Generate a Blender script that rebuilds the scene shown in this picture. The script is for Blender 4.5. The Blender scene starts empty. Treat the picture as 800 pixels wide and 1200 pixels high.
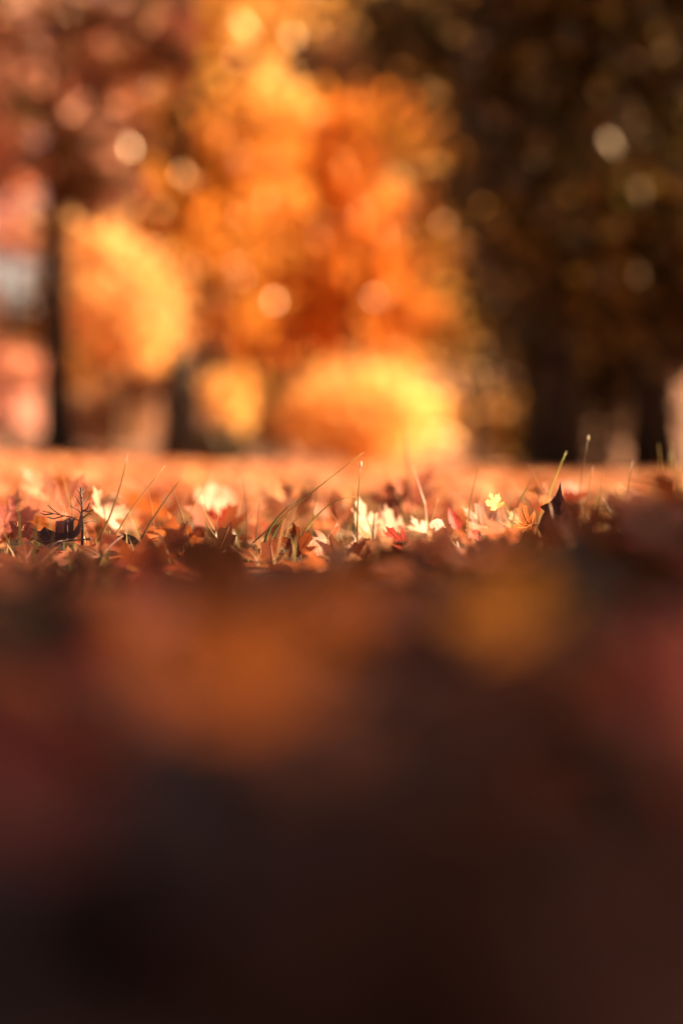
import bpy, math, random
import numpy as np
from mathutils import Vector, Matrix, Quaternion

random.seed(7)
rng = np.random.default_rng(7)
R = math.radians
sc = bpy.context.scene
col = sc.collection

# ------------------------------------------------------------------ camera
CAM_H = 0.09                 # lens height above the leaves it lies in
FOCUS = 1.3
F_PX = 1667.0                # focal length in pixels of the 800x1200 photograph
HORIZON = 545.0
cam = bpy.data.cameras.new('camera')
cam.lens = 50; cam.sensor_width = 36; cam.sensor_fit = 'AUTO'
cam.clip_start = 0.01; cam.clip_end = 6000
cam.dof.use_dof = True
cam.dof.focus_distance = FOCUS
cam.dof.aperture_fstop = 1.55
cam_o = bpy.data.objects.new('camera', cam); col.objects.link(cam_o)
cam_o.location = (0, 0, CAM_H)
cam_o.rotation_euler = (math.pi / 2 - math.atan((600 - HORIZON) / F_PX), 0, 0)
sc.camera = cam_o

# ------------------------------------------------------------------ sky, sun, exposure
SUN_AZ, SUN_EL = R(89), R(30)        # azimuth clockwise from +Y
w = bpy.data.worlds.new('World'); sc.world = w; w.use_nodes = True
wn = w.node_tree
sky = wn.nodes.new('ShaderNodeTexSky'); sky.sky_type = 'NISHITA'
sky.sun_disc = False; sky.sun_elevation = SUN_EL; sky.sun_rotation = SUN_AZ
sky.air_density = 1.0; sky.dust_density = 4.0; sky.ozone_density = 0.3
warm = wn.nodes.new('ShaderNodeMix'); warm.data_type = 'RGBA'; warm.blend_type = 'MULTIPLY'; warm.inputs['Factor'].default_value = 1
warm.inputs['B'].default_value = (1.32, .83, .60, 1)      # warm tint on the sky light, standing in for a colour grade
wn.links.new(sky.outputs[0], warm.inputs['A']); wn.links.new(warm.outputs['Result'], wn.nodes['Background'].inputs[0])
wn.nodes['Background'].inputs[1].default_value = 0.057
sun_dir = Vector((math.sin(SUN_AZ) * math.cos(SUN_EL), math.cos(SUN_AZ) * math.cos(SUN_EL), math.sin(SUN_EL)))
sl = bpy.data.lights.new('sun', 'SUN'); sl.energy = 5.0; sl.angle = R(0.5); sl.color = (1.0, 0.74, 0.48)
so = bpy.data.objects.new('sun', sl); col.objects.link(so)
so.rotation_euler = (-sun_dir).to_track_quat('-Z', 'Y').to_euler(); so.location = (20, 12, 15)

sc.view_settings.view_transform = 'Standard'; sc.view_settings.look = 'None'
sc.view_settings.exposure = 2.22; sc.view_settings.gamma = 1.0
sc.render.engine = 'CYCLES'
sc.cycles.use_denoising = True
sc.cycles.use_adaptive_sampling = False
sc.cycles.max_bounces = 8; sc.cycles.transparent_max_bounces = 4
sc.cycles.sample_clamp_indirect = 4.0
sc.cycles.sample_clamp_direct = 60.0

# ------------------------------------------------------------------ helpers
def at(px, row, d):
    """World point seen at a pixel of the photograph, d metres ahead."""
    return Vector(((px - 400) / F_PX * d, d, CAM_H + (HORIZON - row) / F_PX * d))

def smooth(t):
    t = np.clip(t, 0, 1)
    return t * t * (3 - 2 * t)

def ground_z(x, y):
    x = np.asarray(x, float); y = np.asarray(y, float)
    s = smooth(y / 8.0) * (1 - smooth((y - 9) / 8.0))
    z = 0.024 * s - 0.041 * np.clip(x, -4, 4) * s
    z = z + 0.071 * np.exp(-(((x - .26) / .172) ** 2 + ((y - .84) / .13) ** 2))
    z = z + 0.012 * np.exp(-(((x + .12) / .16) ** 2 + ((y - .62) / .14) ** 2))
    far = smooth((y - 2) / 6)
    z = z + (0.004 * np.sin(9 * x + 1.3) * np.sin(7 * y + .4) + 0.003 * np.sin(23 * x) * np.sin(19 * y + 2)) * (1 - far) * smooth((y - .1) / .4)
    z = z + 0.03 * smooth((y - 10) / 6) * np.sin(.7 * x) * np.sin(.5 * y)
    rise = np.clip((y - 38) / 34, 0, 1)
    z = z + 4.6 * smooth(rise)
    return z

def gz(x, y): return float(ground_z(x, y))

def tag(o, label=None, cat=None, group=None, kind=None):
    if label: o['label'] = label
    if cat: o['category'] = cat
    if group: o['group'] = group
    if kind: o['kind'] = kind
    return o

def link(name, me, parent=None):
    o = bpy.data.objects.new(name, me); col.objects.link(o)
    if parent: o.parent = parent
    return o

def mesh_from(name, verts, faces, mat, tint=None, smooth_shade=True):
    me = bpy.data.meshes.new(name)
    me.from_pydata([tuple(v) for v in verts], [], faces)
    me.materials.append(mat)
    if tint is not None:
        a = me.color_attributes.new('tint', 'FLOAT_COLOR', 'POINT')
        a.data.foreach_set('color', np.asarray(tint, np.float32).ravel())
    if smooth_shade:
        me.polygons.foreach_set('use_smooth', np.ones(len(me.polygons), bool))
    me.update()
    return me

def mesh_np(name, verts, tris, mat, tint=None, smooth_shade=False):
    """Fast mesh from an array of vertices and triangles."""
    me = bpy.data.meshes.new(name)
    nv, nf = len(verts), len(tris)
    me.vertices.add(nv); me.vertices.foreach_set('co', np.asarray(verts, np.float32).ravel())
    me.loops.add(nf * 3); me.loops.foreach_set('vertex_index', np.asarray(tris, np.int32).ravel())
    me.polygons.add(nf)
    me.polygons.foreach_set('loop_start', np.arange(0, nf * 3, 3, dtype=np.int32))
    me.polygons.foreach_set('use_smooth', np.full(nf, smooth_shade))
    me.materials.append(mat)
    if tint is not None:
        a = me.color_attributes.new('tint', 'FLOAT_COLOR', 'POINT')
        a.data.foreach_set('color', np.asarray(tint, np.float32).ravel())
    me.update(calc_edges=True)
    return me

def tube(pts, radii, sides=8, squash=1.0, cap=True):
    """Vertices and faces of a tapering tube along a polyline."""
    vs, fs = [], []
    n = len(pts)
    up = Vector((0.13, 0.37, 0.92))
    for i, p in enumerate(pts):
        p = Vector(p)
        t = (Vector(pts[min(i + 1, n - 1)]) - Vector(pts[max(i - 1, 0)])).normalized()
        a = t.cross(up)
        if a.length < .1: a = t.cross(Vector((1, 0, 0)))
        a.normalize(); b = t.cross(a)
        r = radii[i]
        for k in range(sides):
            th = 2 * math.pi * k / sides
            vs.append(p + a * r * math.cos(th) + b * r * squash * math.sin(th))
    for i in range(n - 1):
        for k in range(sides):
            k2 = (k + 1) % sides
            fs.append((i * sides + k, i * sides + k2, (i + 1) * sides + k2, (i + 1) * sides + k))
    if cap:
        fs.append(tuple(range(sides - 1, -1, -1)))
        fs.append(tuple((n - 1) * sides + k for k in range(sides)))
    return vs, fs

# ------------------------------------------------------------------ materials
def new_mat(name):
    m = bpy.data.materials.new(name); m.use_nodes = True
    nt = m.node_tree; nt.nodes.clear()
    return m, nt, nt.nodes, nt.links

def leaf_material(name, source, trans=0.4, rough=0.42, spec=0.5, mottled=True, nscale=45, tint=(1, 1, 1, 1)):
    m, nt, N, L = new_mat(name)
    out = N.new('ShaderNodeOutputMaterial')
    if source == 'object':
        c = N.new('ShaderNodeObjectInfo').outputs['Color']
    else:
        a = N.new('ShaderNodeAttribute'); a.attribute_name = 'tint'; c = a.outputs['Color']
    if mottled:
        tc = N.new('ShaderNodeTexCoord')
        nz = N.new('ShaderNodeTexNoise'); nz.inputs['Scale'].default_value = nscale; nz.inputs['Detail'].default_value = 5
        L.new(tc.outputs['Object'], nz.inputs['Vector'])
        rp = N.new('ShaderNodeValToRGB')
        rp.color_ramp.elements[0].position = .30; rp.color_ramp.elements[0].color = (.42, .36, .34, 1)
        rp.color_ramp.elements[1].position = .62; rp.color_ramp.elements[1].color = (1.08, 1.05, 1.0, 1)
        L.new(nz.outputs['Fac'], rp.inputs['Fac'])
        mx = N.new('ShaderNodeMix'); mx.data_type = 'RGBA'; mx.blend_type = 'MULTIPLY'; mx.inputs['Factor'].default_value = .8
        L.new(c, mx.inputs['A']); L.new(rp.outputs['Color'], mx.inputs['B'])
        c = mx.outputs['Result']
    p = N.new('ShaderNodeBsdfPrincipled')
    p.inputs['Roughness'].default_value = rough
    p.inputs['Specular IOR Level'].default_value = spec
    L.new(c, p.inputs['Base Color'])
    p.inputs['Specular Tint'].default_value = tint
    if mottled:
        bp = N.new('ShaderNodeBump'); bp.inputs['Strength'].default_value = .25; bp.inputs['Distance'].default_value = .002
        L.new(nz.outputs['Fac'], bp.inputs['Height']); L.new(bp.outputs['Normal'], p.inputs['Normal'])
    t = N.new('ShaderNodeBsdfTranslucent'); L.new(c, t.inputs['Color'])
    ms = N.new('ShaderNodeMixShader'); ms.inputs[0].default_value = trans
    L.new(p.outputs[0], ms.inputs[1]); L.new(t.outputs[0], ms.inputs[2]); L.new(ms.outputs[0], out.inputs['Surface'])
    return m

def bark_material(name, dark, light):
    m, nt, N, L = new_mat(name)
    out = N.new('ShaderNodeOutputMaterial')
    tc = N.new('ShaderNodeTexCoord'); mp = N.new('ShaderNodeMapping'); mp.inputs['Scale'].default_value = (9, 9, 1.6)
    L.new(tc.outputs['Object'], mp.inputs['Vector'])
    nz = N.new('ShaderNodeTexNoise'); nz.inputs['Scale'].default_value = 2.2; nz.inputs['Detail'].default_value = 8
    L.new(mp.outputs[0], nz.inputs['Vector'])
    rp = N.new('ShaderNodeValToRGB')
    rp.color_ramp.elements[0].position = .35; rp.color_ramp.elements[0].color = (*dark, 1)
    rp.color_ramp.elements[1].position = .68; rp.color_ramp.elements[1].color = (*light, 1)
    L.new(nz.outputs['Fac'], rp.inputs['Fac'])
    p = N.new('ShaderNodeBsdfPrincipled'); p.inputs['Roughness'].default_value = .9; p.inputs['Specular IOR Level'].default_value = .15
    L.new(rp.outputs[0], p.inputs['Base Color'])
    bp = N.new('ShaderNodeBump'); bp.inputs['Strength'].default_value = .8; bp.inputs['Distance'].default_value = .03
    L.new(nz.outputs['Fac'], bp.inputs['Height']); L.new(bp.outputs[0], p.inputs['Normal'])
    L.new(p.outputs[0], out.inputs[0])
    return m

def ground_material():
    m, nt, N, L = new_mat('leaf_strewn_soil')
    out = N.new('ShaderNodeOutputMaterial')
    tc = N.new('ShaderNodeTexCoord')
    def noise(scale, detail=4):
        n = N.new('ShaderNodeTexNoise'); n.inputs['Scale'].default_value = scale; n.inputs['Detail'].default_value = detail
        L.new(tc.outputs['Object'], n.inputs['Vector']); return n.outputs['Fac']
    def ramp(f, stops):
        r = N.new('ShaderNodeValToRGB'); e = r.color_ramp.elements
        e[0].position, e[0].color = stops[0][0], (*stops[0][1], 1)
        e[1].position, e[1].color = stops[-1][0], (*stops[-1][1], 1)
        for pos, c in stops[1:-1]:
            q = e.new(pos); q.color = (*c, 1)
        L.new(f, r.inputs['Fac']); return r.outputs['Color']
    soil = ramp(noise(60, 8), [(.3, (.012, .008, .006)), (.55, (.035, .022, .014)), (.75, (.075, .045, .025))])
    # fallen leaves too far off to tell apart: one colour per leaf-sized cell
    vo = N.new('ShaderNodeTexVoronoi'); vo.inputs['Scale'].default_value = 11; L.new(tc.outputs['Object'], vo.inputs['Vector'])
    sx = N.new('ShaderNodeSeparateColor'); L.new(vo.outputs['Color'], sx.inputs[0])
    leaf = ramp(sx.outputs[0], [(0, (.20, .07, .03)), (.3, (.46, .19, .07)), (.55, (.60, .29, .12)), (.8, (.52, .16, .07)), (1, (.66, .40, .22))])
    sp = N.new('ShaderNodeSeparateXYZ'); L.new(tc.outputs['Object'], sp.inputs[0])
    mr = N.new('ShaderNodeMapRange'); mr.inputs['From Min'].default_value = 3; mr.inputs['From Max'].default_value = 9; mr.interpolation_type = 'SMOOTHSTEP'
    L.new(sp.outputs['Y'], mr.inputs['Value'])
    mx = N.new('ShaderNodeMix'); mx.data_type = 'RGBA'
    L.new(mr.outputs[0], mx.inputs['Factor']); L.new(soil, mx.inputs['A']); L.new(leaf, mx.inputs['B'])
    # bare wood floor on the far slope
    m2 = N.new('ShaderNodeMapRange'); m2.inputs['From Min'].default_value = 32; m2.inputs['From Max'].default_value = 42
    L.new(sp.outputs['Y'], m2.inputs['Value'])
    floor_ = ramp(noise(1.2, 6), [(.3, (.10, .055, .035)), (.55, (.24, .13, .08)), (.7, (.36, .20, .12))])
    mf = N.new('ShaderNodeMix'); mf.data_type = 'RGBA'
    L.new(m2.outputs[0], mf.inputs['Factor']); L.new(mx.outputs['Result'], mf.inputs['A']); L.new(floor_, mf.inputs['B'])
    p = N.new('ShaderNodeBsdfPrincipled'); p.inputs['Roughness'].default_value = .9; p.inputs['Specular IOR Level'].default_value = .15
    L.new(mf.outputs['Result'], p.inputs['Base Color'])
    bp = N.new('ShaderNodeBump'); bp.inputs['Strength'].default_value = .6; bp.inputs['Distance'].default_value = .01
    L.new(noise(90, 6), bp.inputs['Height']); L.new(bp.outputs[0], p.inputs['Normal'])
    L.new(p.outputs[0], out.inputs[0])
    return m

M_LEAF = leaf_material('fallen_leaf', 'object', trans=.36, rough=.42, spec=.28)
M_LITTER = leaf_material('leaf_litter', 'tint', trans=.36, rough=.5, spec=.2)
M_CROWN = leaf_material('tree_leaf', 'tint', trans=.55, rough=.3, spec=1.0, mottled=False, tint=(1, .72, .45, 1))
M_STEM = leaf_material('leaf_stem', 'object', trans=.1, rough=.5, spec=.4, mottled=False)
M_GRASS = leaf_material('grass', 'tint', trans=.35, rough=.4, spec=.5, mottled=False)
M_BLADE = leaf_material('grass_blade', 'object', trans=.35, rough=.4, spec=.5, mottled=False)
M_BARK = bark_material('bark', (.008, .006, .005), (.032, .022, .016))
M_BARK_PALE = bark_material('bark_pale', (.05, .035, .022), (.16, .11, .07))
M_GROUND = ground_material()

# ------------------------------------------------------------------ ground
def axis(segs):
    out = []
    for a, b, st in segs:
        out += list(np.arange(a, b - 1e-9, st))
    out.append(segs[-1][1])
    return np.array(out)
ys = axis([(-2000, -200, 300), (-200, -20, 20), (-20, -2, 2), (-2, 0, .2), (0, 2, .03), (2, 10, .15), (10, 90, 1.5), (90, 200, 10), (200, 3000, 200)])
half = axis([(0, .7, .035), (.7, 5, .18), (5, 60, 2.2), (60, 200, 14), (200, 2000, 200)])
xs = np.concatenate([-half[:0:-1], half])
X, Y = np.meshgrid(xs, ys)
Z = ground_z(X, Y)
V = np.stack([X.ravel(), Y.ravel(), Z.ravel()], 1)
nx, ny = len(xs), len(ys)
ii = (np.arange(ny - 1)[:, None] * nx + np.arange(nx - 1)[None]).ravel()
T = np.concatenate([np.stack([ii, ii + 1, ii + nx + 1], 1), np.stack([ii, ii + nx + 1, ii + nx], 1)])
tag(link('ground', mesh_np('ground', V, T, M_GROUND, smooth_shade=True)), kind='structure')

# ------------------------------------------------------------------ trees
def crown_arrays(blobs, palette, size, jitter=.5, spread=.28):
    """Leaf-sized faces gathered in clumps. blobs: (centre, radii, clumps, leaves per clump)."""
    pts, cols = [], []
    pal = np.array(palette, float)
    for (c, r, nc, nl) in blobs:
        d = rng.normal(size=(nc, 3)); d /= np.linalg.norm(d, axis=1)[:, None]
        rad = rng.random(nc) ** .45
        cc = np.array(c) + d * rad[:, None] * np.array(r)
        sg = spread * rng.uniform(.6, 1.4, nc)
        pc = pal[rng.integers(0, len(pal), nc)]
        off = rng.normal(size=(nc, nl, 3)) * sg[:, None, None] * np.array([1, 1, .7])
        pts.append((cc[:, None] + off).reshape(-1, 3))
        own = pal[rng.integers(0, len(pal), (nc, nl))]
        mixc = pc[:, None] * .7 + own * .3
        cols.append((mixc * rng.uniform(1 - jitter, 1 + jitter, (nc, nl, 1))).reshape(-1, 3))
    P = np.concatenate(pts); C = np.concatenate(cols)
    n = len(P)
    a = rng.normal(size=(n, 3)); a[:, 2] -= .5; a /= np.linalg.norm(a, axis=1)[:, None]
    b = np.cross(a, rng.normal(size=(n, 3))); b /= np.linalg.norm(b, axis=1)[:, None]
    nn = np.cross(a, b)
    s = (size * rng.uniform(.6, 1.3, n))[:, None]
    v = np.stack([P - a * s * .6, P + b * s * .5 + nn * s * .12, P + a * s * .7, P - b * s * .5 + nn * s * .12], 1).reshape(-1, 3)
    k = np.arange(n) * 4
    t = np.concatenate([np.stack([k, k + 1, k + 2], 1), np.stack([k, k + 2, k + 3], 1)])
    tint = np.repeat(np.concatenate([np.clip(C, 0, 1), np.ones((n, 1))], 1), 4, axis=0)
    return v, t, tint

def make_tree(name, label, x, y, r, height, blobs, palette, size=.1, group=None, bark=None, lean=(0, 0), limbs=5, limb_from=.35, spread=.28, cat='tree', stems=None):
    z0 = gz(x, y)
    root = bpy.data.objects.new(name, None); col.objects.link(root); root.location = (x, y, z0)
    root.empty_display_size = .3
    tag(root, label, cat, group)
    bark = bark or M_BARK
    def trunk_pt(t):
        return Vector((lean[0] * t + .06 * height * .1 * math.sin(t * 5 + x), lean[1] * t + .05 * math.sin(t * 4 + y), height * t - .12))
    if r > 0:
        n = 12
        pts = [trunk_pt(i / n) for i in range(n + 1)]
        rad = [r * (1 - .72 * (i / n)) * (1 + .55 * math.exp(-i * 1.6)) for i in range(n + 1)]
        link('trunk', mesh_from('trunk', *tube(pts, rad, 12), bark), root)
        for k in range(limbs):
            t = limb_from + (1 - limb_from) * .85 * k / max(limbs - 1, 1)
            a = k * 2.4 + x * 3
            p0 = trunk_pt(t); ln = height * random.uniform(.22, .34) * (1.15 - .5 * t)
            q = [p0 + Vector((math.cos(a) * ln * u, math.sin(a) * ln * u, ln * (.5 * u + .35 * u * u))) for u in (0, .3, .65, 1)]
            rr = r * (1 - .72 * t) * .5
            link('limb', mesh_from('limb', *tube(q, [rr, rr * .75, rr * .45, rr * .15], 7), bark), root)
    bl = [((c[0] - x, c[1] - y, c[2] - z0), rr, a, b) for (c, rr, a, b) in blobs]
    v, t, tint = crown_arrays(bl, palette, size, spread=spread)
    link('crown', mesh_np('crown', v, t, M_CROWN, tint), root)
    return root

def blob(px, row, d, wpx, hpx, depth, nc, nl):
    """A clump of foliage d metres away, sized by how wide and tall it looks."""
    c = at(px, row, d)
    return (tuple(c), (wpx / 2 / F_PX * d, depth, hpx / 2 / F_PX * d), nc, nl)

RUSSET = [(.20, .06, .025), (.12, .05, .02), (.34, .10, .05), (.09, .055, .02)]
PINKISH = [(.55, .20, .14), (.60, .32, .22), (.45, .10, .06), (.22, .08, .04)]
ORANGE = [(.72, .26, .03), (.64, .28, .035), (.80, .32, .05), (.50, .17, .02)]
AMBER = [(.52, .22, .03), (.40, .17, .025), (.60, .28, .05), (.30, .12, .02)]
GOLD = [(.86, .56, .16), (.80, .47, .10), (.88, .66, .30), (.66, .38, .07)]
PEACH = [(.88, .50, .18), (.86, .42, .12), (.88, .57, .27)]
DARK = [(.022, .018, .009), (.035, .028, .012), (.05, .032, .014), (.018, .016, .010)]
OLIVE = [(.10, .075, .015), (.18, .12, .02), (.07, .055, .014), (.30, .20, .03)]

make_tree('maple_tree', 'slim dark trunked maple with thin russet crown letting the sky through', *at(70, 530, 18).xy, .20, 8,
          [blob(15, 50, 18, 320, 370, 1.7, 52, 20), blob(-40, 180, 17.5, 120, 180, 1.0, 14, 22), blob(150, 70, 17, 150, 200, 1.0, 24, 22), blob(100, 205, 18, 70, 110, .6, 22, 24)],
          RUSSET + PINKISH + [(.70, .36, .20)] + OLIVE[:2], .18, 'sunlit trees across the clearing', spread=.2, limb_from=.42)
make_tree('maple_tree', 'stout dark trunked maple with amber crown left of the round golden shrub', *at(215, 530, 26.3).xy, .36, 11,
          [blob(262, 215, 27.2, 200, 220, 1.2, 110, 20), blob(245, 335, 26.8, 130, 110, .7, 40, 24), blob(222, 260, 25.9, 120, 110, .3, 22, 20)],
          AMBER + ORANGE[:1], .22, 'sunlit trees across the clearing', limb_from=.5)
make_tree('maple_tree', 'young peach coloured maple glowing between the two dark trunks', *at(142, 535, 24.6).xy, .05, 3.6,
          [blob(140, 350, 24.6, 100, 110, .7, 90, 30), blob(105, 290, 24.6, 55, 60, .5, 30, 28), blob(165, 390, 24.6, 60, 60, .5, 30, 28)],
          PEACH, .14, 'sunlit trees across the clearing', bark=M_BARK_PALE, limb_from=.6)
make_tree('maple_tree', 'tall golden yellow maple lit by the sun high above the others', *at(258, 535, 31.8).xy, .17, 11.5,
          [blob(265, 30, 31.8, 220, 190, 1.5, 130, 28), blob(215, 85, 31.3, 130, 90, .9, 50, 28), blob(370, -30, 31.8, 200, 130, 1.3, 50, 20), blob(300, 130, 31.5, 110, 70, .8, 20, 22)],
          GOLD, .19, 'sunlit trees across the clearing', limb_from=.55)
make_tree('maple_tree', 'deep orange maple standing behind the round golden shrub', *at(418, 538, 33).xy, .2, 9,
          [blob(425, 215, 33, 190, 230, 1.6, 95, 20), blob(330, 210, 33, 140, 200, 1.2, 50, 20), blob(340, 350, 34, 270, 150, 1.2, 90, 22), blob(455, 370, 34, 160, 130, 1.1, 46, 20)],
          ORANGE + AMBER[2:3], .24, 'sunlit trees across the clearing', limb_from=.4)
make_tree('maple_tree', 'wide bronze maple filling the gap behind the orange and golden ones', *at(330, 538, 42).xy, .2, 12,
          [blob(420, 70, 42, 260, 200, 2.0, 150, 40), blob(200, 210, 42, 200, 260, 2.0, 150, 40), blob(260, 420, 42, 330, 150, 1.6, 170, 40), blob(500, 250, 42, 150, 300, 1.6, 130, 40)],
          AMBER[1:4:2] + RUSSET + OLIVE + ORANGE[3:], .2, 'sunlit trees across the clearing', limb_from=.3)
make_tree('maple_tree', 'salmon pink maple far behind the slim dark trunk', *at(12, 538, 40).xy, .14, 7,
          [blob(15, 270, 40, 130, 70, 1.2, 30, 22), blob(20, 435, 40, 120, 40, 1.0, 40, 22), blob(-50, 380, 40, 70, 160, 1.0, 40, 22)],
          [(.66, .30, .20), (.70, .42, .30), (.60, .22, .10)], .2, 'sunlit trees across the clearing', limb_from=.4)
make_tree('maple_tree', 'tall blush pink maple showing through the thin russet crown', *at(64, 538, 37.5).xy, .12, 11,
          [blob(60, 110, 37.5, 260, 250, 1.3, 150, 22), blob(-30, 200, 37.5, 100, 140, 1.0, 30, 18)],
          [(.86, .52, .38), (.84, .40, .24), (.80, .30, .18), (.88, .62, .46)], .26, 'sunlit trees across the clearing', limb_from=.45)
make_tree('round_shrub', 'round golden shrub glowing in the sun beside the dark trees', *at(422, 540, 28).xy, .05, 1.6,
          [blob(424, 486, 28, 180, 105, 1.1, 150, 36)], PEACH[:2] + [(.86, .50, .13), (.84, .54, .18)], .13, None, bark=M_BARK_PALE, limbs=4, cat='shrub', spread=.32)
make_tree('small_shrub', 'small upright amber shrub next to the stout dark trunk', *at(268, 535, 26.5).xy, .03, 1.2,
          [blob(268, 475, 26.5, 50, 70, .4, 40, 24)], PEACH[:2] + GOLD, .12, None, bark=M_BARK_PALE, limbs=3, cat='shrub', spread=.12)
make_tree('low_shrub', 'low dark brown shrub at the foot of the small amber one', *at(300, 538, 25).xy, .03, .7,
          [blob(262, 522, 25, 60, 50, .4, 40, 40)], DARK + RUSSET[3:], .08, None, limbs=3, cat='shrub', spread=.1)
for (px, row, d, wp, hp, pal, lab) in ((125, 490, 44, 70, 60, [(.55, .34, .18), (.42, .22, .12)], 'brownish shrub on the far slope below the peach maple'),
                                       (165, 470, 48, 60, 90, [(.50, .30, .20), (.40, .22, .14)], 'mauve brown shrub on the far slope beside the stout trunk'),
                                       (95, 455, 52, 50, 80, AMBER, 'bronze shrub on the far slope hard against the slim trunk'),
                                       (330, 500, 46, 90, 80, AMBER + RUSSET, 'rusty shrub on the far slope behind the round golden one'),
                                       (5, 480, 50, 60, 50, [(.80, .50, .42), (.74, .36, .26)], 'pink shrub on the far slope outside the slim trunk'),
                                       (590, 500, 40, 120, 100, OLIVE + AMBER, 'olive shrub behind the sparse olive gold tree')):
    make_tree('slope_shrub', lab, *at(px, 535, d).xy, .04, 1.6, [blob(px, row, d, wp, hp, .9, 60, 26)], pal, .2, 'shrubs dotted about the far slope', limbs=3, cat='shrub', spread=.35)
make_tree('beech_tree', 'sparse olive gold tree at the edge of the dark trees', *at(556, 540, 29.6).xy, .12, 8,
          [blob(520, 40, 29.6, 180, 160, 0.8, 60, 22), blob(540, 330, 29.6, 130, 400, 0.7, 100, 20), blob(495, 160, 29.6, 120, 220, .8, 40, 22)],
          OLIVE + GOLD[:3] + AMBER[:2] + [(.42, .34, .05)], .16, None, limb_from=.2, spread=.22)
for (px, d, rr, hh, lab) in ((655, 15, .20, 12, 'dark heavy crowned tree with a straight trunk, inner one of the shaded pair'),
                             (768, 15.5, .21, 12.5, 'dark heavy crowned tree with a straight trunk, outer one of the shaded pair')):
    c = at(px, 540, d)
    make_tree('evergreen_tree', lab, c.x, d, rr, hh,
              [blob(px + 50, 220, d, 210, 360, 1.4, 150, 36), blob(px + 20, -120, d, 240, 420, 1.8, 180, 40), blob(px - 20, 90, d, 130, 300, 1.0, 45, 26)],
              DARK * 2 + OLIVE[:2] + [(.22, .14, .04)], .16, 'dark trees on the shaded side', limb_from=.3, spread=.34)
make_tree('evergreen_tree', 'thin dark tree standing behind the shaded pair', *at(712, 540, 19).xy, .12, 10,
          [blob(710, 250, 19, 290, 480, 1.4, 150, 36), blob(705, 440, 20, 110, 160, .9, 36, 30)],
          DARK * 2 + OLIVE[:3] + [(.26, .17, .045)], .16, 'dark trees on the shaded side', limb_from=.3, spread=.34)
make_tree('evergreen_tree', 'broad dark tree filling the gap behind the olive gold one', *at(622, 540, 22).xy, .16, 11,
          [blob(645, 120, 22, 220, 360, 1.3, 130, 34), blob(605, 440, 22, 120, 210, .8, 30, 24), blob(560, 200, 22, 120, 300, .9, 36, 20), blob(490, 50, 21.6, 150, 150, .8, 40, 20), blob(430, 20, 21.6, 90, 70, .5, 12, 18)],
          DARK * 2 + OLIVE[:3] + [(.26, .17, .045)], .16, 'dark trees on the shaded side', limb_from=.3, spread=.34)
# trees of the same wood just outside the frame to the right: they shade the dark ones
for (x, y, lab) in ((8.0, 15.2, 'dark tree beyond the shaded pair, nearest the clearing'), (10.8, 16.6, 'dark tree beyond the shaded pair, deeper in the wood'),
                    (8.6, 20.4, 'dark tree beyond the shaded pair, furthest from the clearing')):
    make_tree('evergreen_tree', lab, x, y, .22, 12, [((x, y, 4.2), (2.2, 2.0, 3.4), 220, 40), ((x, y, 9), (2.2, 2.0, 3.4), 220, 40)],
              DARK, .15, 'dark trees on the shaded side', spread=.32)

# tree added out of frame, its trunk placed and sized to shade the near leaves
S_N = Vector((-math.cos(SUN_AZ), math.sin(SUN_AZ)))   # across the shade, on the ground
S_C, S_R = .51, .55
base = Vector((0, S_C / S_N.y)) + Vector((math.sin(SUN_AZ), math.cos(SUN_AZ))) * 4.0
old_x, old_y = base.x, base.y
make_tree('added_shade_tree', 'unseen thick trunked tree added on the sunny side to shade near leaves', old_x, old_y, S_R / .86, 9,
          [((old_x, old_y, 8.0), (3.2, 3.0, 2.2), 260, 50)], RUSSET + AMBER, .10, None, limb_from=.55, spread=.3)

# far wood at the top of the slope: one mass
def far_wood():
    n = 1500
    xx = rng.uniform(-32, 32, n); yy = rng.uniform(72, 86, n)
    pxl = 400 + xx / yy * F_PX
    top = np.where(pxl < 60, 3.5, np.where(pxl < 130, 9, 17.5)) * rng.uniform(.85, 1.1, n)
    zz = 4.2 + rng.random(n) * top
    pal = np.array(ORANGE + AMBER + OLIVE[:2] + RUSSET)
    bl_v, bl_t, bl_c = [], [], []
    P = np.stack([xx, yy, zz], 1)
    nl = 50
    off = rng.normal(size=(n, nl, 3)) * .75
    pts = (P[:, None] + off).reshape(-1, 3)
    C = np.repeat(pal[rng.integers(0, len(pal), n)], nl, axis=0) * rng.uniform(.6, 1.3, (n * nl, 1))
    m = len(pts)
    a = rng.normal(size=(m, 3)); a /= np.linalg.norm(a, axis=1)[:, None]
    b = np.cross(a, rng.normal(size=(m, 3))); b /= np.linalg.norm(b, axis=1)[:, None]
    s = (.3 * rng.uniform(.6, 1.3, m))[:, None]
    v = np.stack([pts - a * s, pts + b * s * .7, pts + a * s, pts - b * s * .7], 1).reshape(-1, 3)
    k = np.arange(m) * 4
    t = np.concatenate([np.stack([k, k + 1, k + 2], 1), np.stack([k, k + 2, k + 3], 1)])
    tint = np.repeat(np.concatenate([np.clip(C, 0, 1), np.ones((m, 1))], 1), 4, axis=0)
    tag(link('far_wood', mesh_np('far_wood', v, t, M_CROWN, tint)), 'far autumn wood closing off the top of the leafy slope', None, None, 'stuff')
far_wood()

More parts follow.
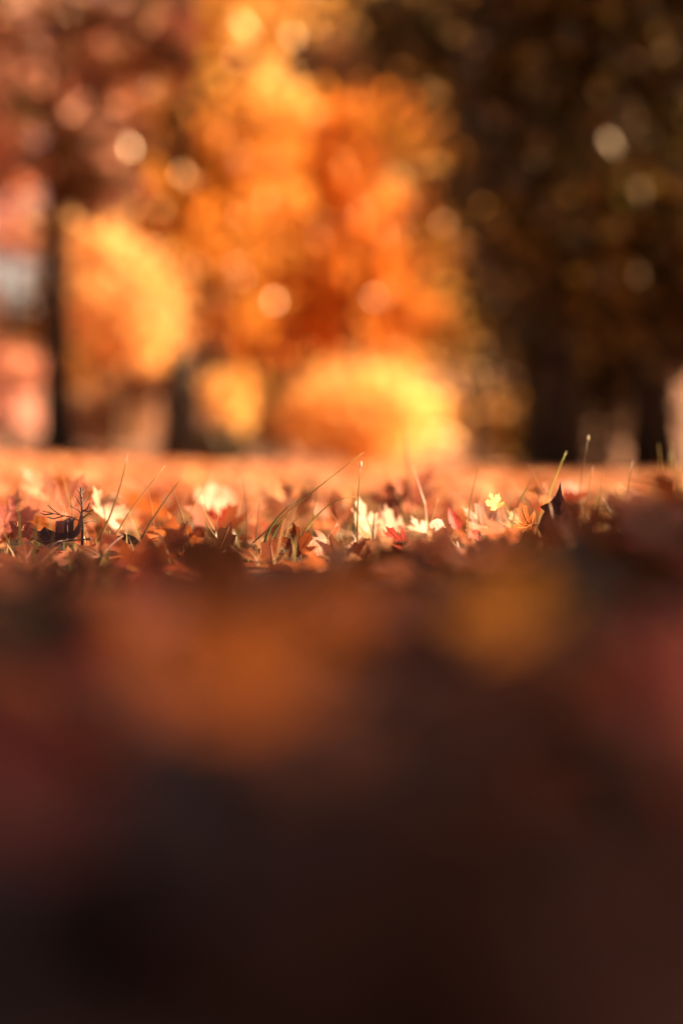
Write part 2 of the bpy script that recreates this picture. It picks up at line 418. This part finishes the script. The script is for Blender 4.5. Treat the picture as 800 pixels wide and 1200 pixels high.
# ------------------------------------------------------------------ fallen leaves
HALF = [(0, 1.0), (.05, .84), (.07, .78), (.20, .78), (.15, .62), (.15, .44), (.28, .54), (.43, .68), (.50, .57), (.74, .62), (.64, .46), (.68, .33),
        (.50, .24), (.33, .13), (.46, .08), (.68, .02), (.48, -.08), (.28, -.14), (.08, -.10), (0, -.04)]
HALF_LOW = [(0, 1.0), (.12, .76), (.14, .45), (.44, .66), (.72, .60), (.48, .24), (.33, .13), (.66, .02), (.28, -.14), (0, -.04)]
OVATE = [(0, 1.0), (.10, .84), (.22, .66), (.32, .44), (.37, .22), (.34, .02), (.22, -.14), (.08, -.2), (0, -.21)]
ROLLED = [(0, 1.0), (.035, .86), (.09, .72), (.19, .60), (.40, .50), (.31, .41), (.38, .28), (.47, .08), (.38, -.10), (.08, -.19), (0, -.2)]
OVATE_LOW = [(0, 1.0), (.22, .66), (.36, .3), (.30, -.02), (0, -.21)]
K = 1 / 1.3

def deformer(seed, strong=1.0):
    r = random.Random(seed)
    fold = r.uniform(-.1, .55) * strong; cup = r.uniform(-.35, .5) * strong; roll = r.uniform(-.7, .9) * strong
    wa, wf, ph, p2 = r.uniform(.02, .09) * strong, r.uniform(4, 8), r.uniform(0, 6), r.uniform(0, 6)
    tw = r.uniform(-.4, .4) * strong
    def f(x, y):
        yy = y - .25
        z = fold * abs(x) + cup * (x * x + yy * yy) + wa * math.sin(wf * x + ph) * math.sin(wf * .8 * yy + p2) + tw * x * yy
        a = roll * yy                                     # roll along the midrib
        if abs(roll) > 1e-3:
            Y = math.sin(a) / roll + .25; Zr = (1 - math.cos(a)) / roll
        else: Y, Zr = y, 0
        sq = 1 / (1 + .35 * abs(fold))
        return Vector((x * sq * K, (Y - z * math.sin(a)) * K, (Zr + z * math.cos(a)) * K))
    return f

def leaf_geometry(half, f, rings=(1, .72, .45, .2)):
    loop = half + [(-x, y) for x, y in half[-2:0:-1]]
    cx, cy = 0, .16
    n = len(loop); vs = []; fs = []
    for t in rings:
        for x, y in loop: vs.append(f(cx + (x - cx) * t, cy + (y - cy) * t))
    vs.append(f(cx, cy))
    for i in range(len(rings) - 1):
        for k in range(n):
            k2 = (k + 1) % n
            fs.append((i * n + k, i * n + k2, (i + 1) * n + k2, (i + 1) * n + k))
    o = (len(rings) - 1) * n
    for k in range(n): fs.append((o + k, o + (k + 1) % n, len(vs) - 1))
    return vs, fs

VEINS = {'maple': [((0, 0), (0, .92)), ((0, 0), (.66, .56)), ((0, 0), (-.66, .56)), ((0, 0), (.58, .02)), ((0, 0), (-.58, .02)), ((0, .4), (.16, .7)), ((0, .4), (-.16, .7))],
         'ovate': [((0, -.18), (0, .95))] + [((0, y), (s * w, y + .18)) for y, w in ((-.05, .26), (.15, .28), (.35, .24), (.55, .15)) for s in (1, -1)]}

class Variant: pass
def make_variant(kind, seed, strong):
    v = Variant(); v.kind = kind
    f = deformer(seed, strong)
    half = {'maple': HALF, 'ovate': OVATE, 'rolled': ROLLED}[kind]
    v.blade = mesh_from('fallen_leaf', *leaf_geometry(half, f), M_LEAF)
    # stalk
    r = random.Random(seed + 99)
    y0 = -.04 if kind == 'maple' else -.2
    b = f(0, y0); d = (f(0, y0) - f(0, y0 + .15)).normalized()
    side = Vector((r.uniform(-.5, .5), 0, r.uniform(-.1, .7)))
    pts = [b + d * (.55 * u) * (1.1 if kind == 'maple' else .5) + side * (u * u * .3) for u in (0, .25, .5, .75, 1)]
    v.stem = mesh_from('stem', *tube(pts, [.016, .013, .013, .014, .022], 5), M_STEM)
    vs, fs = [], []
    for (a, c) in VEINS['maple' if kind == 'maple' else 'ovate']:
        pts = [f(a[0] + (c[0] - a[0]) * u, a[1] + (c[1] - a[1]) * u) + Vector((0, 0, .002)) for u in (0, .25, .5, .75, 1)]
        q, g = tube(pts, [.013, .011, .009, .006, .003], 4)
        fs += [tuple(i + len(vs) for i in h) for h in g]; vs += q
    v.vein = mesh_from('vein', vs, fs, M_STEM)
    return v
VARS = [make_variant('maple', 11 + i, .5 + .16 * (i % 5)) for i in range(10)] + [make_variant('ovate', 40 + i, .6 + .2 * i) for i in range(4)] + [make_variant('maple', 71 + i, 1.5 + .3 * i) for i in range(4)] + [make_variant('rolled', 93, .9)]

def frame(n, spin):
    n = Vector(n).normalized()
    q = n.to_track_quat('Z', 'Y')
    return (q @ Quaternion((0, 0, 1), spin))

def fallen_leaf(pos, size, n, spin, color, var, label, group=None, parts=True, name='fallen_leaf'):
    v = VARS[var]
    o = link(name, v.blade); o.color = (*color, 1)
    o.rotation_mode = 'QUATERNION'; o.rotation_quaternion = frame(n, spin)
    o.scale = (size,) * 3; o.location = pos
    tag(o, label, 'leaf', group)
    if parts:
        sc_ = tuple(min(1, c * .75 + .02) for c in color)
        s = link('stem', v.stem, o); s.color = (sc_[0], sc_[1] * .8, sc_[2] * .8, 1)
        g = link('vein', v.vein, o); g.color = (min(1, color[0] * 1.2 + .02), min(1, color[1] * 1.2 + .02), min(1, color[2] * 1.2 + .01), 1)
    return o

def hero(px, row, d, wpx, n, spin, color, var, label, **k):
    p = at(px, row, d); s = wpx / F_PX * d * (1.18 if d > .9 else 1.0)
    o = fallen_leaf((0, 0, 0), s, n, R(spin), color, var, label, **k)
    ctr = o.rotation_quaternion @ (Vector((0, .3 * K, 0)) * s)   # middle of the blade
    o.location = p - ctr
    return o
UP = (0, 0, 1)
TOSUN = (.62, -.55, .55)            # turned to both the sun and the lens
CREAM = (.60, .38, .26); BLUSH = (.46, .20, .12); RUST = (.22, .06, .02); BROWN = (.16, .06, .025); DKRED = (.045, .011, .009)
DKBR = (.026, .012, .008); TANG = (.50, .14, .02); SCAR = (.45, .035, .012); PINK = (.52, .18, .10); YEL = (.80, .50, .06); OCH = (.42, .20, .05)

S = 'in the sunlit litter'
hero(657, 606, 1.27, 66, (-.72, -.65, .12), 3, (.035, .010, .009), 18, 'dark maroon leaf standing upright with its pointed tip in the air')
hero(578, 589, 1.34, 23, (.5, -.7, .4), 20, (.75, .46, .10), 2, 'tiny bright yellow star shaped leaf held up on the grass')
hero(124, 596, 1.46, 50, (.8, -.55, .15), -28, CREAM, 15, 'pale cream leaf standing on edge just behind the dark twig')
hero(243, 592, 1.85, 46, TOSUN, 40, CREAM, 3, 'blurred glowing white leaf propped up behind thin crossing grass blades')
hero(268, 590, 1.9, 34, TOSUN, 100, BLUSH, 4, 'blurred peach leaf touching the glowing white one')
hero(430, 618, 1.46, 62, TOSUN, -60, CREAM, 4, 'large glowing white maple leaf behind the upright seeding grass stem')
hero(458, 622, 1.5, 48, TOSUN, 60, (.46, .22, .11), 0, 'second pale leaf leaning against the large glowing white one')
hero(492, 622, 1.42, 34, TOSUN, 10, (.60, .36, .25), 5, 'pale leaf between the glowing white leaf and the folded pink one')
hero(516, 618, 1.32, 40, (.5, -.5, .7), -70, (.66, .36, .28), 12, 'pale pink leaf folded along its rib with a bright upper edge')
hero(512, 636, 1.30, 40, (.1, -.9, .35), 30, (.45, .20, .10), 6, 'tan leaf hanging below the folded pale pink leaf')
hero(66, 634, 1.27, 70, (-.25, -.45, .85), 80, DKRED, 16, 'large dark red leaf curling over in front of the twig')
hero(142, 637, 1.28, 46, (-.25, -.6, .75), -80, DKBR, 12, 'dark brown cupped leaf with a hooked stalk, beside the twig')
hero(350, 637, 1.28, 46, (-.25, -1, .1), 12, (0.186, 0.043, 0.013), 9, 'rusty brown leaf standing upright with its stalk poking out sideways')
hero(378, 640, 1.34, 34, (.4, -.8, .4), 140, BLUSH, 2, 'pink peach leaf wedged behind the upright rusty brown leaf')
hero(388, 606, 1.62, 50, (.1, -.8, .6), 60, (0.422, 0.130, 0.045), 3, 'soft orange leaf with a straight edge above the rusty brown one')
hero(464, 638, 1.33, 36, (.2, -.8, .5), 90, SCAR, 5, 'bright scarlet leaf glowing below the large white leaf')
hero(532, 610, 1.38, 26, (.3, -.8, .4), 15, (0.422, 0.040, 0.018), 10, 'small crimson leaf standing behind the folded pink one')
hero(553, 628, 1.25, 20, (.5, -.7, .3), 170, (0.465, 0.050, 0.013), 1, 'tiny vivid red leaf scrap over the dark gap')
hero(560, 612, 1.42, 46, (.3, -.7, .6), 50, BLUSH, 6, 'rose tan leaf lying behind the tiny vivid red scrap')
hero(592, 630, 1.12, 58, (.3, -.45, .8), 150, (0.384, 0.110, 0.032), 0, 'orange leaf leaning on the rim of the shaded mound')
hero(560, 650, 1.10, 58, (.35, -.5, .8), 20, (0.341, 0.095, 0.027), 2, 'dull orange leaf sloping down into the shade below the yellow star')
hero(612, 612, 1.31, 40, (.2, -.6, .75), 60, TANG, 3, 'vivid orange leaf left of the upright maroon leaf')
hero(640, 585, 1.5, 46, (.3, -.6, .7), 50, (0.384, 0.135, 0.045), 4, 'light orange leaf in the grass behind the upright maroon leaf')
hero(70, 590, 1.55, 66, (.1, -.8, .5), 30, PINK, 5, 'large blurred pink leaf behind the bare dark twig')
hero(46, 577, 1.7, 52, (.4, -.5, .75), 90, (0.471, 0.200, 0.108), 6, 'blurred peach leaf lying above the large pink one')
hero(10, 604, 1.45, 54, (.1, -.9, .4), -20, (0.434, 0.130, 0.090), 1, 'blurred salmon leaf at the very edge beside the pink one')
hero(28, 622, 1.32, 40, (-.2, -.8, .5), 60, (0.310, 0.080, 0.045), 13, 'reddish leaf with a pale upturned rim under the salmon leaf')
hero(258, 614, 1.55, 40, (.1, -.8, .5), 45, SCAR, 7, 'blurred red leaf right under the glowing white one')
hero(240, 608, 1.6, 30, (.2, -.8, .4), -45, (0.341, 0.060, 0.018), 8, 'blurred dark orange leaf under the left side of the white one')
hero(480, 585, 1.85, 58, (.1, -.8, .6), 30, PINK, 9, 'blurred rose leaf behind the tall faint grass stem')
hero(340, 592, 1.75, 50, (.1, -.9, .5), 10, (0.211, 0.060, 0.018), 0, 'blurred rust leaf behind the dark green grass blades')
hero(455, 592, 1.7, 44, (-.1, -.9, .4), 70, (0.198, 0.045, 0.013), 2, 'blurred reddish brown leaf above the large white leaf')
hero(318, 643, 1.29, 26, (.5, -.35, .8), -70, CREAM, 13, 'small pale leaf sliver lit at the foot of the green grass blades')
hero(196, 655, 1.24, 66, (.1, -.35, .95), 75, (0.248, 0.100, 0.045), 6, 'flat tan leaf with a thin bright rim under the cupped brown leaf')
hero(178, 664, 1.18, 50, (.1, -.6, .8), 20, (0.310, 0.100, 0.023), 7, 'dull amber leaf sunk below the flat tan leaf')
hero(212, 668, 1.19, 40, (-.2, -.9, .4), 100, DKBR, 9, 'nearly black leaf in the hollow beside the dull amber leaf')
hero(262, 656, 1.25, 62, (.05, -.5, .9), -80, (0.198, 0.065, 0.023), 8, 'flat brown leaf with torn edge under the thick yellow stalk')
hero(308, 660, 1.24, 58, (.1, -.6, .8), 50, (0.211, 0.055, 0.018), 1, 'flat russet leaf below the small pale sliver')
hero(400, 662, 1.22, 66, (.05, -.7, .7), 20, (0.260, 0.065, 0.018), 3, 'russet orange leaf in front of the upright rusty brown leaf')
hero(452, 662, 1.25, 34, (.3, -.4, .9), 110, OCH, 12, 'thin ochre leaf edge catching light below the scarlet leaf')
hero(110, 662, 1.20, 60, (0, -.6, .8), 160, (0.124, 0.037, 0.013), 4, 'brown leaf lying under the large dark red curled leaf')
hero(30, 658, 1.16, 64, (.05, -.6, .8), 10, (0.174, 0.050, 0.023), 5, 'dull reddish brown leaf left below the dark red curled one')
# near, shaded and far out of focus
st = random.getstate()
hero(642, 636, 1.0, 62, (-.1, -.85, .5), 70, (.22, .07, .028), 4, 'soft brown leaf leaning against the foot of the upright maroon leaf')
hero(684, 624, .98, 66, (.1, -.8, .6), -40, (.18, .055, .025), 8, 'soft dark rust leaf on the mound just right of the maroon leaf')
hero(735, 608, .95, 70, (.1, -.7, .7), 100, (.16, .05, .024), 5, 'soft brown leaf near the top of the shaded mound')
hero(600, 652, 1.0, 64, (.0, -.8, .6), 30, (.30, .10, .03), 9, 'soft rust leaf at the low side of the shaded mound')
random.setstate(st)
hero(592, 716, 0.400, 150, (.1, -.75, .65), 30, (.72, .30, .02), 0, 'large blurred yellow leaf close to the lens')
hero(300, 785, 0.272, 205, (0, -.7, .7), 20, (.85, .27, .04), 1, 'large blurred orange leaf in the middle of the near shade')
hero(420, 712, 0.400, 110, (0, -.7, .7), -30, (.62, .20, .05), 2, 'blurred orange brown leaf above and beside the large near orange one')
hero(190, 722, 0.400, 64, (.1, -.8, .5), 60, (.72, .32, .22), 3, 'small blurred pink leaf above the large near orange one')
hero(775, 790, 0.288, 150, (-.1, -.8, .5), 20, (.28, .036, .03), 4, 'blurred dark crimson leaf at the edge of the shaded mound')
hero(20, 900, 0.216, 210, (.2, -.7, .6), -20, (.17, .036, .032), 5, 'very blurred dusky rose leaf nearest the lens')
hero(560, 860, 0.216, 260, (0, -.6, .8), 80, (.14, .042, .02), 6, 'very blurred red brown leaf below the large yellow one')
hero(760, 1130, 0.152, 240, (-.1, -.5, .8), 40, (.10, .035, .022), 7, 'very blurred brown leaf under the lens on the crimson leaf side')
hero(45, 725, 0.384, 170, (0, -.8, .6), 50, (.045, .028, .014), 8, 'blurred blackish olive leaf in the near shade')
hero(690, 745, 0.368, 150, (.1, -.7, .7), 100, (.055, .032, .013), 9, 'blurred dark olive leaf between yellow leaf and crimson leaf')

# the rest of the near leaves: individuals, told apart only by colour and by where they lie
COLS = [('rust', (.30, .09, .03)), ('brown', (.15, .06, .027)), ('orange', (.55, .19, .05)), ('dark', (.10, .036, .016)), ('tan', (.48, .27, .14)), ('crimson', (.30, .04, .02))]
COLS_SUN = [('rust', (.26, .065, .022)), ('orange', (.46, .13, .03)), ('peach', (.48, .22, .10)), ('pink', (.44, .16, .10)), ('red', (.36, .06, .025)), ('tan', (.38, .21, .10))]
NEAR_SHADE = [('brown', (.09, .035, .024)), ('dark', (.05, .024, .019)), ('blackish', (.032, .018, .016))]  # nearest leaves in darker colours: the deep shade is put into the colour
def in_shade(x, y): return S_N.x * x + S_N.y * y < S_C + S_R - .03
SHARP = []
def scatter(n, y0, y1, tilt, zone, cols, wts, smin, smax, group, zmax):
    k = 0
    while k < n:
        y = y0 + (y1 - y0) * random.random() ** .9
        x = random.uniform(-1, 1) * (.25 * y + .03)
        if zone == 'shade' and y < .28: cols_, wts_ = NEAR_SHADE, (1, 2, 2)
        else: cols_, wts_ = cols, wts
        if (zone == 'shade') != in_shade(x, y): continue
        if zone == 'shade' and y > .62 and .105 < x / y < .215: continue      # bare side of the mound below the maroon leaf
        if zone == 'shade' and y < .2 and random.random() < .5: continue
        ci = random.choices(range(len(cols_)), wts_)[0]
        nm, c = cols_[ci]
        jit = random.uniform(.8, 1.15)
        c = tuple(min(.9, v * jit) for v in c)
        th = random.uniform(0, 6.28); tl = abs(random.gauss(0, tilt))
        nrm = (math.sin(tl) * math.cos(th), math.sin(tl) * math.sin(th) - .12, math.cos(tl))
        where = 'lying in the shade close to the lens' if zone == 'shade' else 'among grass in the sunlit strip of litter'
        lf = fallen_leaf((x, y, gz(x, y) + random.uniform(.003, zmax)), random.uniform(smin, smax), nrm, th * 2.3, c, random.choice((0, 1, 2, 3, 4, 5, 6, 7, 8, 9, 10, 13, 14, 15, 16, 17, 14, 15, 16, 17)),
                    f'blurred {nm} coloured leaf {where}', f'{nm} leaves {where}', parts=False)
        if zone == 'sun' and y < 1.65: SHARP.append((nm, x / y * F_PX + 400, y, lf))
        k += 1
scatter(105, .16, 1.16, .3, 'shade', COLS, (4, 4, 1.4, 3, .5, 1), .04, .07, '', .016)
scatter(150, 1.08, 3.4, .32, 'sun', COLS_SUN, (4, 4.5, 2, 1.2, 1.8, 1.2), .046, .084, '', .010)

# those sharp enough to tell apart: named by the nearest thing one can find
MARKS = [(10, 'salmon leaf'), (66, 'dark red curled leaf'), (96, 'bare dark twig'), (142, 'dark brown cupped leaf'), (195, 'flat tan leaf'), (243, 'blurred glowing white leaf'),
         (320, 'dark green grass blades'), (352, 'upright rusty brown leaf'), (420, 'seeding grass stem'), (464, 'bright scarlet leaf'), (514, 'folded pale pink leaf'),
         (578, 'yellow star shaped leaf'), (657, 'upright maroon leaf'), (735, 'dark blade over the mound'), (782, 'blurred pale grass tuft')]
for q in [q for q in SHARP if 545 < q[1] < 700 and q[2] < 1.36]:      # keep the star shaped and the maroon leaf clear
    SHARP.remove(q); bpy.data.objects.remove(q[3])
spots = {}
for nm, px, y, lf in SHARP:
    mpx, mark = min(MARKS, key=lambda m: abs(m[0] - px))
    side = ('in front of' if y < 1.29 else 'behind') if abs(px - mpx) < 14 else ('to the left of' if px < mpx else 'to the right of')
    spots.setdefault((nm, side, mark), []).append((abs(px - mpx) + 40 * abs(y - 1.3), lf))
for (nm, side, mark), ls in spots.items():
    ls.sort(key=lambda t: t[0])
    for i, (_, lf) in enumerate(ls):
        lf['label'] = f"{('nearest', 'second', 'third', 'fourth', 'fifth', 'sixth', 'seventh', 'eighth')[min(i, 7)] + ' ' if len(ls) > 1 else ''}{nm} coloured fallen leaf {side} the {mark}"
        lf['group'] = 'small leaves in the sharp strip of litter'

# litter that nobody could count
def litter():
    low_f = [leaf_geometry(HALF_LOW if i < 7 else OVATE_LOW, deformer(200 + i, .9), rings=(1, .55)) for i in range(10)]
    geo = []
    for vs, fs in low_f:
        tri = []
        for f in fs:
            tri.append((f[0], f[1], f[2]))
            if len(f) == 4: tri.append((f[0], f[2], f[3]))
        geo.append((np.array([tuple(v) for v in vs]), np.array(tri)))
    pal_shade = np.array([(.20, .065, .022), (.10, .04, .017), (.05, .024, .013), (.14, .035, .016), (.03, .017, .011), (.26, .09, .03)])  # litter inside the trunk's shade: darker leaf colours carry part of the shade
    pal_near_shade = np.array([(.075, .028, .02), (.05, .024, .018), (.034, .019, .016)])  # litter nearest the lens: shade painted in by darker colours again
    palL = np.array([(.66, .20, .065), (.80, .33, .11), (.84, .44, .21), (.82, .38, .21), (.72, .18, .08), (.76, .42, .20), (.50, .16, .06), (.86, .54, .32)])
    VV, TT, CC = [], [], []; base = 0
    def put(x, y, size, tilt, c, zmax):
        nonlocal base
        vs, tr = geo[random.randrange(10)]
        th = random.uniform(0, 6.28); tl = abs(random.gauss(0, tilt))
        q = frame((math.sin(tl) * math.cos(th), math.sin(tl) * math.sin(th), math.cos(tl)), random.uniform(0, 6.28))
        m = np.array(q.to_matrix()) * size
        p = vs @ m.T + np.array((x, y, gz(x, y) + random.uniform(-.004, zmax)))
        VV.append(p); TT.append(tr + base); base += len(p)
        CC.append(np.tile(np.append(np.array(c) * random.uniform(.75, 1.2), 1), (len(p), 1)))
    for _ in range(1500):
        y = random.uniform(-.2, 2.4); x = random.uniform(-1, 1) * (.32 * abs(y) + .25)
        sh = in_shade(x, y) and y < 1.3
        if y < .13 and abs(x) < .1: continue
        c = pal_near_shade[random.randrange(3)] if y < .3 else pal_shade[random.randrange(6)] if sh else palL[random.randrange(8)] * (.47, .38, .38)
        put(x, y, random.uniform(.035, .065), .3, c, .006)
    for _ in range(1600):                                  # to either side, past the edges of the view
        y = random.uniform(-1.2, 2.4); x = random.choice((-1, 1)) * random.uniform(.3 * abs(y) + .2, 1.9)
        put(x, y, random.uniform(.035, .07), .3, (pal_shade[random.randrange(6)] if in_shade(x, y) else palL[random.randrange(8)] * (.5, .42, .4)), .012)
    for _ in range(6500):
        y = 2.0 + 8.5 * random.random() ** .8; x = random.uniform(-1, 1) * (.36 * y + .4)
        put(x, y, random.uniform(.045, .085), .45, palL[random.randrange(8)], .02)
    me = mesh_np('leaf_litter', np.concatenate(VV), np.concatenate(TT), M_LITTER, np.concatenate(CC), smooth_shade=True)
    tag(link('leaf_litter', me), 'carpet of fallen maple leaves covering the ground', None, None, 'stuff')
litter()

# ------------------------------------------------------------------ grass and twig
def blade_pts(a, b, bow, n=7):
    a, b = Vector(a), Vector(b)
    out = []
    for i in range(n):
        t = i / (n - 1)
        p = a.lerp(b, t); p += Vector((bow * math.sin(math.pi * t * .9) * .5 * (b - a).length, 0, 0)) * (1 if abs(b.z - a.z) > abs(b.x - a.x) else 0)
        if abs(b.z - a.z) <= abs(b.x - a.x): p.z += bow * math.sin(math.pi * t) * (b - a).length * .5
        out.append(p)
    return out

def grass_blade(x0, r0, x1, r1, d, wmm, bow, color, label, d1=None, seed=False, name='grass_blade'):
    a = at(x0, r0, d); b = at(x1, r1, d1 or d)
    g = gz(a.x, a.y)
    a.z = max(g - .002, min(a.z, g + .02))
    pts = [p - a for p in blade_pts(a, b, bow)]
    n = len(pts)
    rad = [wmm * .00075 * (1 - .75 * (i / (n - 1)) ** 1.6) for i in range(n)]
    o = link(name, mesh_from(name, *tube(pts, rad, 5, squash=.45), M_BLADE)); o.location = a; o.color = (*color, 1)
    tag(o, label, 'grass')
    if seed:
        hp = [pts[-1] + Vector((.0002 * k, 0, .0022 * k - .002)) for k in range(4)]
        s = link('seed_head', mesh_from('seed_head', *tube(hp, [.0004, .0010, .0009, .0002], 6), M_BLADE), o); s.color = (.7, .6, .45, 1)
    return o
GT = (.40, .22, .08); GG = (.10, .11, .025); GB = (.22, .12, .05); GY = (.45, .36, .10)
grass_blade(113, 640, 148, 532, 1.36, 1.8, .10, GB, 'long tan grass blade rising in front of the pale cream leaf')
grass_blade(128, 640, 195, 546, 1.30, 1.6, -.08, GT, 'straight tan grass blade leaning right beside the cupped brown leaf')
grass_blade(163, 636, 217, 556, 1.29, 2.0, -.06, GB, 'brownish grass blade that crosses a thin one below the white leaf')
grass_blade(223, 642, 197, 559, 1.31, 1.3, .04, GB, 'thin grass blade leaning left across the brownish one')
grass_blade(208, 640, 252, 553, 1.46, 1.4, -.1, GT, 'faint blurred grass blade arching in front of the white leaf')
grass_blade(288, 648, 283, 558, 1.40, 1.3, .08, GB, 'thin grass stem right of the two crossing blades')
grass_blade(299, 640, 304, 586, 1.38, 1.2, .0, GB, 'short thin grass stem beside the dark green blades')
grass_blade(309, 652, 353, 584, 1.29, 2.6, -.35, GG, 'bold dark green grass blade arching to the right')
grass_blade(314, 645, 342, 599, 1.28, 2.4, -.2, GG, 'shorter dark green grass blade under the bold arching one')
grass_blade(296, 628, 426, 530, 1.30, 1.5, .03, (.34, .24, .07), 'very long straight grass blade slanting up past the golden shrub')
grass_blade(350, 618, 416, 582, 1.34, 1.8, .35, GY, 'curved yellowish grass blade arching over the orange leaf')
grass_blade(419, 646, 423, 546, 1.30, 1.5, -.04, GT, 'upright grass stem topped with a small pale seed head', seed=True)
grass_blade(414, 632, 412, 570, 1.42, 1.4, .05, GG, 'short dark grass stem next to the seeding one')
grass_blade(482, 636, 473, 500, 1.75, 2.4, .02, GB, 'tall faint blurred grass stem in front of the golden shrub')
grass_blade(474, 640, 465, 578, 1.55, 3.0, .1, GG, 'blurred dark green grass blade beside the rose leaf')
grass_blade(497, 640, 514, 584, 1.40, 1.8, -.05, GT, 'tan grass blade rising from the folded pink leaf')
grass_blade(630, 600, 664, 529, 1.42, 1.8, -.06, (.42, .38, .08), 'yellow green grass blade leaning behind the upright maroon leaf')
grass_blade(676, 612, 689, 515, 1.45, 1.0, -.05, GB, 'fine dark grass stem with a pale tip right of the maroon leaf', seed=True)
grass_blade(684, 612, 695, 546, 1.40, 1.3, -.05, GT, 'tan grass blade right of the fine dark stem')
grass_blade(736, 606, 719, 572, 1.35, 1.6, .05, GB, 'dark grass blade leaning left over the shaded mound')
grass_blade(736, 612, 742, 540, 1.40, 1.1, -.1, GB, 'thin upright grass blade on the far side of the mound')
grass_blade(606, 618, 636, 566, 1.36, 1.2, .1, GB, 'thin slanting grass blade left of the maroon leaf')
grass_blade(160, 642, 200, 632, 1.28, 1.2, .3, (.10, .05, .03), 'low dark stalk arching over the flat tan leaf')
grass_blade(265, 648, 240, 612, 1.30, 3.2, .0, (.36, .26, .06), 'thick yellow brown stalk leaning left above the flat brown leaf')
grass_blade(222, 660, 236, 640, 1.26, 2.4, .0, (.05, .028, .016), 'short thick dark stalk end sticking out of the litter')
for i, (x0, x1, rt) in enumerate(((772, 770, 520), (778, 786, 530), (790, 784, 516), (783, 796, 540), (765, 762, 548), (798, 802, 524))):
    grass_blade(x0, 612, x1, rt, 1.62 + .05 * i, 1.6, .06 * (-1) ** i, GY,
                ['tallest blade', 'leaning blade', 'second tallest blade', 'bent blade', 'shortest blade', 'outermost blade'][i] + ' in the blurred pale grass tuft behind the mound')

def grass_mass():
    VV, TT, CC = [], [], []; base = 0
    pal = [(.34, .20, .07), (.22, .15, .05), (.42, .30, .12), (.14, .13, .035), (.30, .14, .05)]
    def put(x, y, h):
        nonlocal base
        a = random.uniform(0, 6.28); ln = random.uniform(.1, .7) * h
        p0 = Vector((x, y, gz(x, y) - .003)); p1 = p0 + Vector((math.cos(a) * ln, math.sin(a) * ln, h))
        wd = random.uniform(.0005, .0011) * (1 + .15 * y)
        s = Vector((math.cos(a + 1.57 + random.uniform(-.8, .8)), math.sin(a + 1.57), 0)) * wd
        mid = p0.lerp(p1, .55) + Vector((-math.cos(a) * ln * .2, -math.sin(a) * ln * .2, h * .05))
        vs = [p0 - s, p0 + s, mid - s * .8, mid + s * .8, p1]
        VV.append(np.array([tuple(v) for v in vs]))
        TT.append(np.array([(0, 1, 3), (0, 3, 2), (2, 3, 4)]) + base); base += 5
        c = np.array(pal[random.randrange(5)]) * random.uniform(.7, 1.2)
        CC.append(np.tile(np.append(c, 1), (5, 1)))
    for _ in range(2100):
        y = random.uniform(1.12, 2.2); put(random.uniform(-1, 1) * .33 * y, y, random.uniform(.010, .034))
    for _ in range(70):
        y = random.uniform(1.14, 1.7); put(random.uniform(-1, 1) * .25 * y, y, random.uniform(.05, .095))
    for _ in range(1300):                                   # thicker grass behind the mound
        y = random.uniform(1.25, 3.2); put(y * random.uniform(.11, .30), y, random.uniform(.02, .065))
    for _ in range(3500):
        y = 2 + 7 * random.random(); put(random.uniform(-1, 1) * .36 * y, y, random.uniform(.02, .06))
    tag(link('grass', mesh_np('grass', np.concatenate(VV), np.concatenate(TT), M_GRASS, np.concatenate(CC))), 'thin dry grass growing up through the fallen leaves', None, None, 'stuff')
grass_mass()

def twig():
    b = at(96, 640, 1.31); b.z = max(b.z, gz(b.x, b.y))
    def P(px, row, dd=0): return at(px, row, 1.31 + dd) - b
    m = M_STEM
    o = link('dry_twig', mesh_from('dry_twig', *tube([P(96, 642), P(97, 615), P(96, 590), P(95, 571)], [.0016, .0014, .0011, .0009], 6), m))
    o.location = b; o.color = (.035, .02, .014, 1)
    tag(o, 'bare dark twig standing up with short side shoots beside the cream leaf', 'twig')
    shoots = [((97, 612), (84, 606), (68, 603), (50, 599)), ((97, 604), (91, 597), (84, 593)), ((97, 614), (106, 610), (117, 613)), ((96, 600), (102, 596), (105, 589)),
              ((96, 590), (100, 585), (102, 579)), ((96, 594), (91, 588), (89, 581)), ((70, 603), (62, 598), (56, 592)), ((97, 607), (105, 602), (109, 603)), ((74, 605), (64, 608), (55, 606)),
              ((96, 584), (93, 578), (92, 574)), ((96, 578), (99, 574), (100, 570)), ((97, 620), (88, 617), (83, 612)), ((62, 602), (54, 603), (46, 601)), ((97, 598), (104, 600), (110, 597))]
    for i, s in enumerate(shoots):
        pts = [P(x + random.uniform(-1.5, 1.5), y, (.009 * (-1) ** i) * k) for k, (x, y) in enumerate(s)]
        pts[0] = P(*s[0])
        n = len(pts)
        q = link('side_shoot', mesh_from('side_shoot', *tube(pts, [.0007 - .0004 * k / n for k in range(n)], 5), m), o); q.color = (.06, .035, .02, 1)
twig()
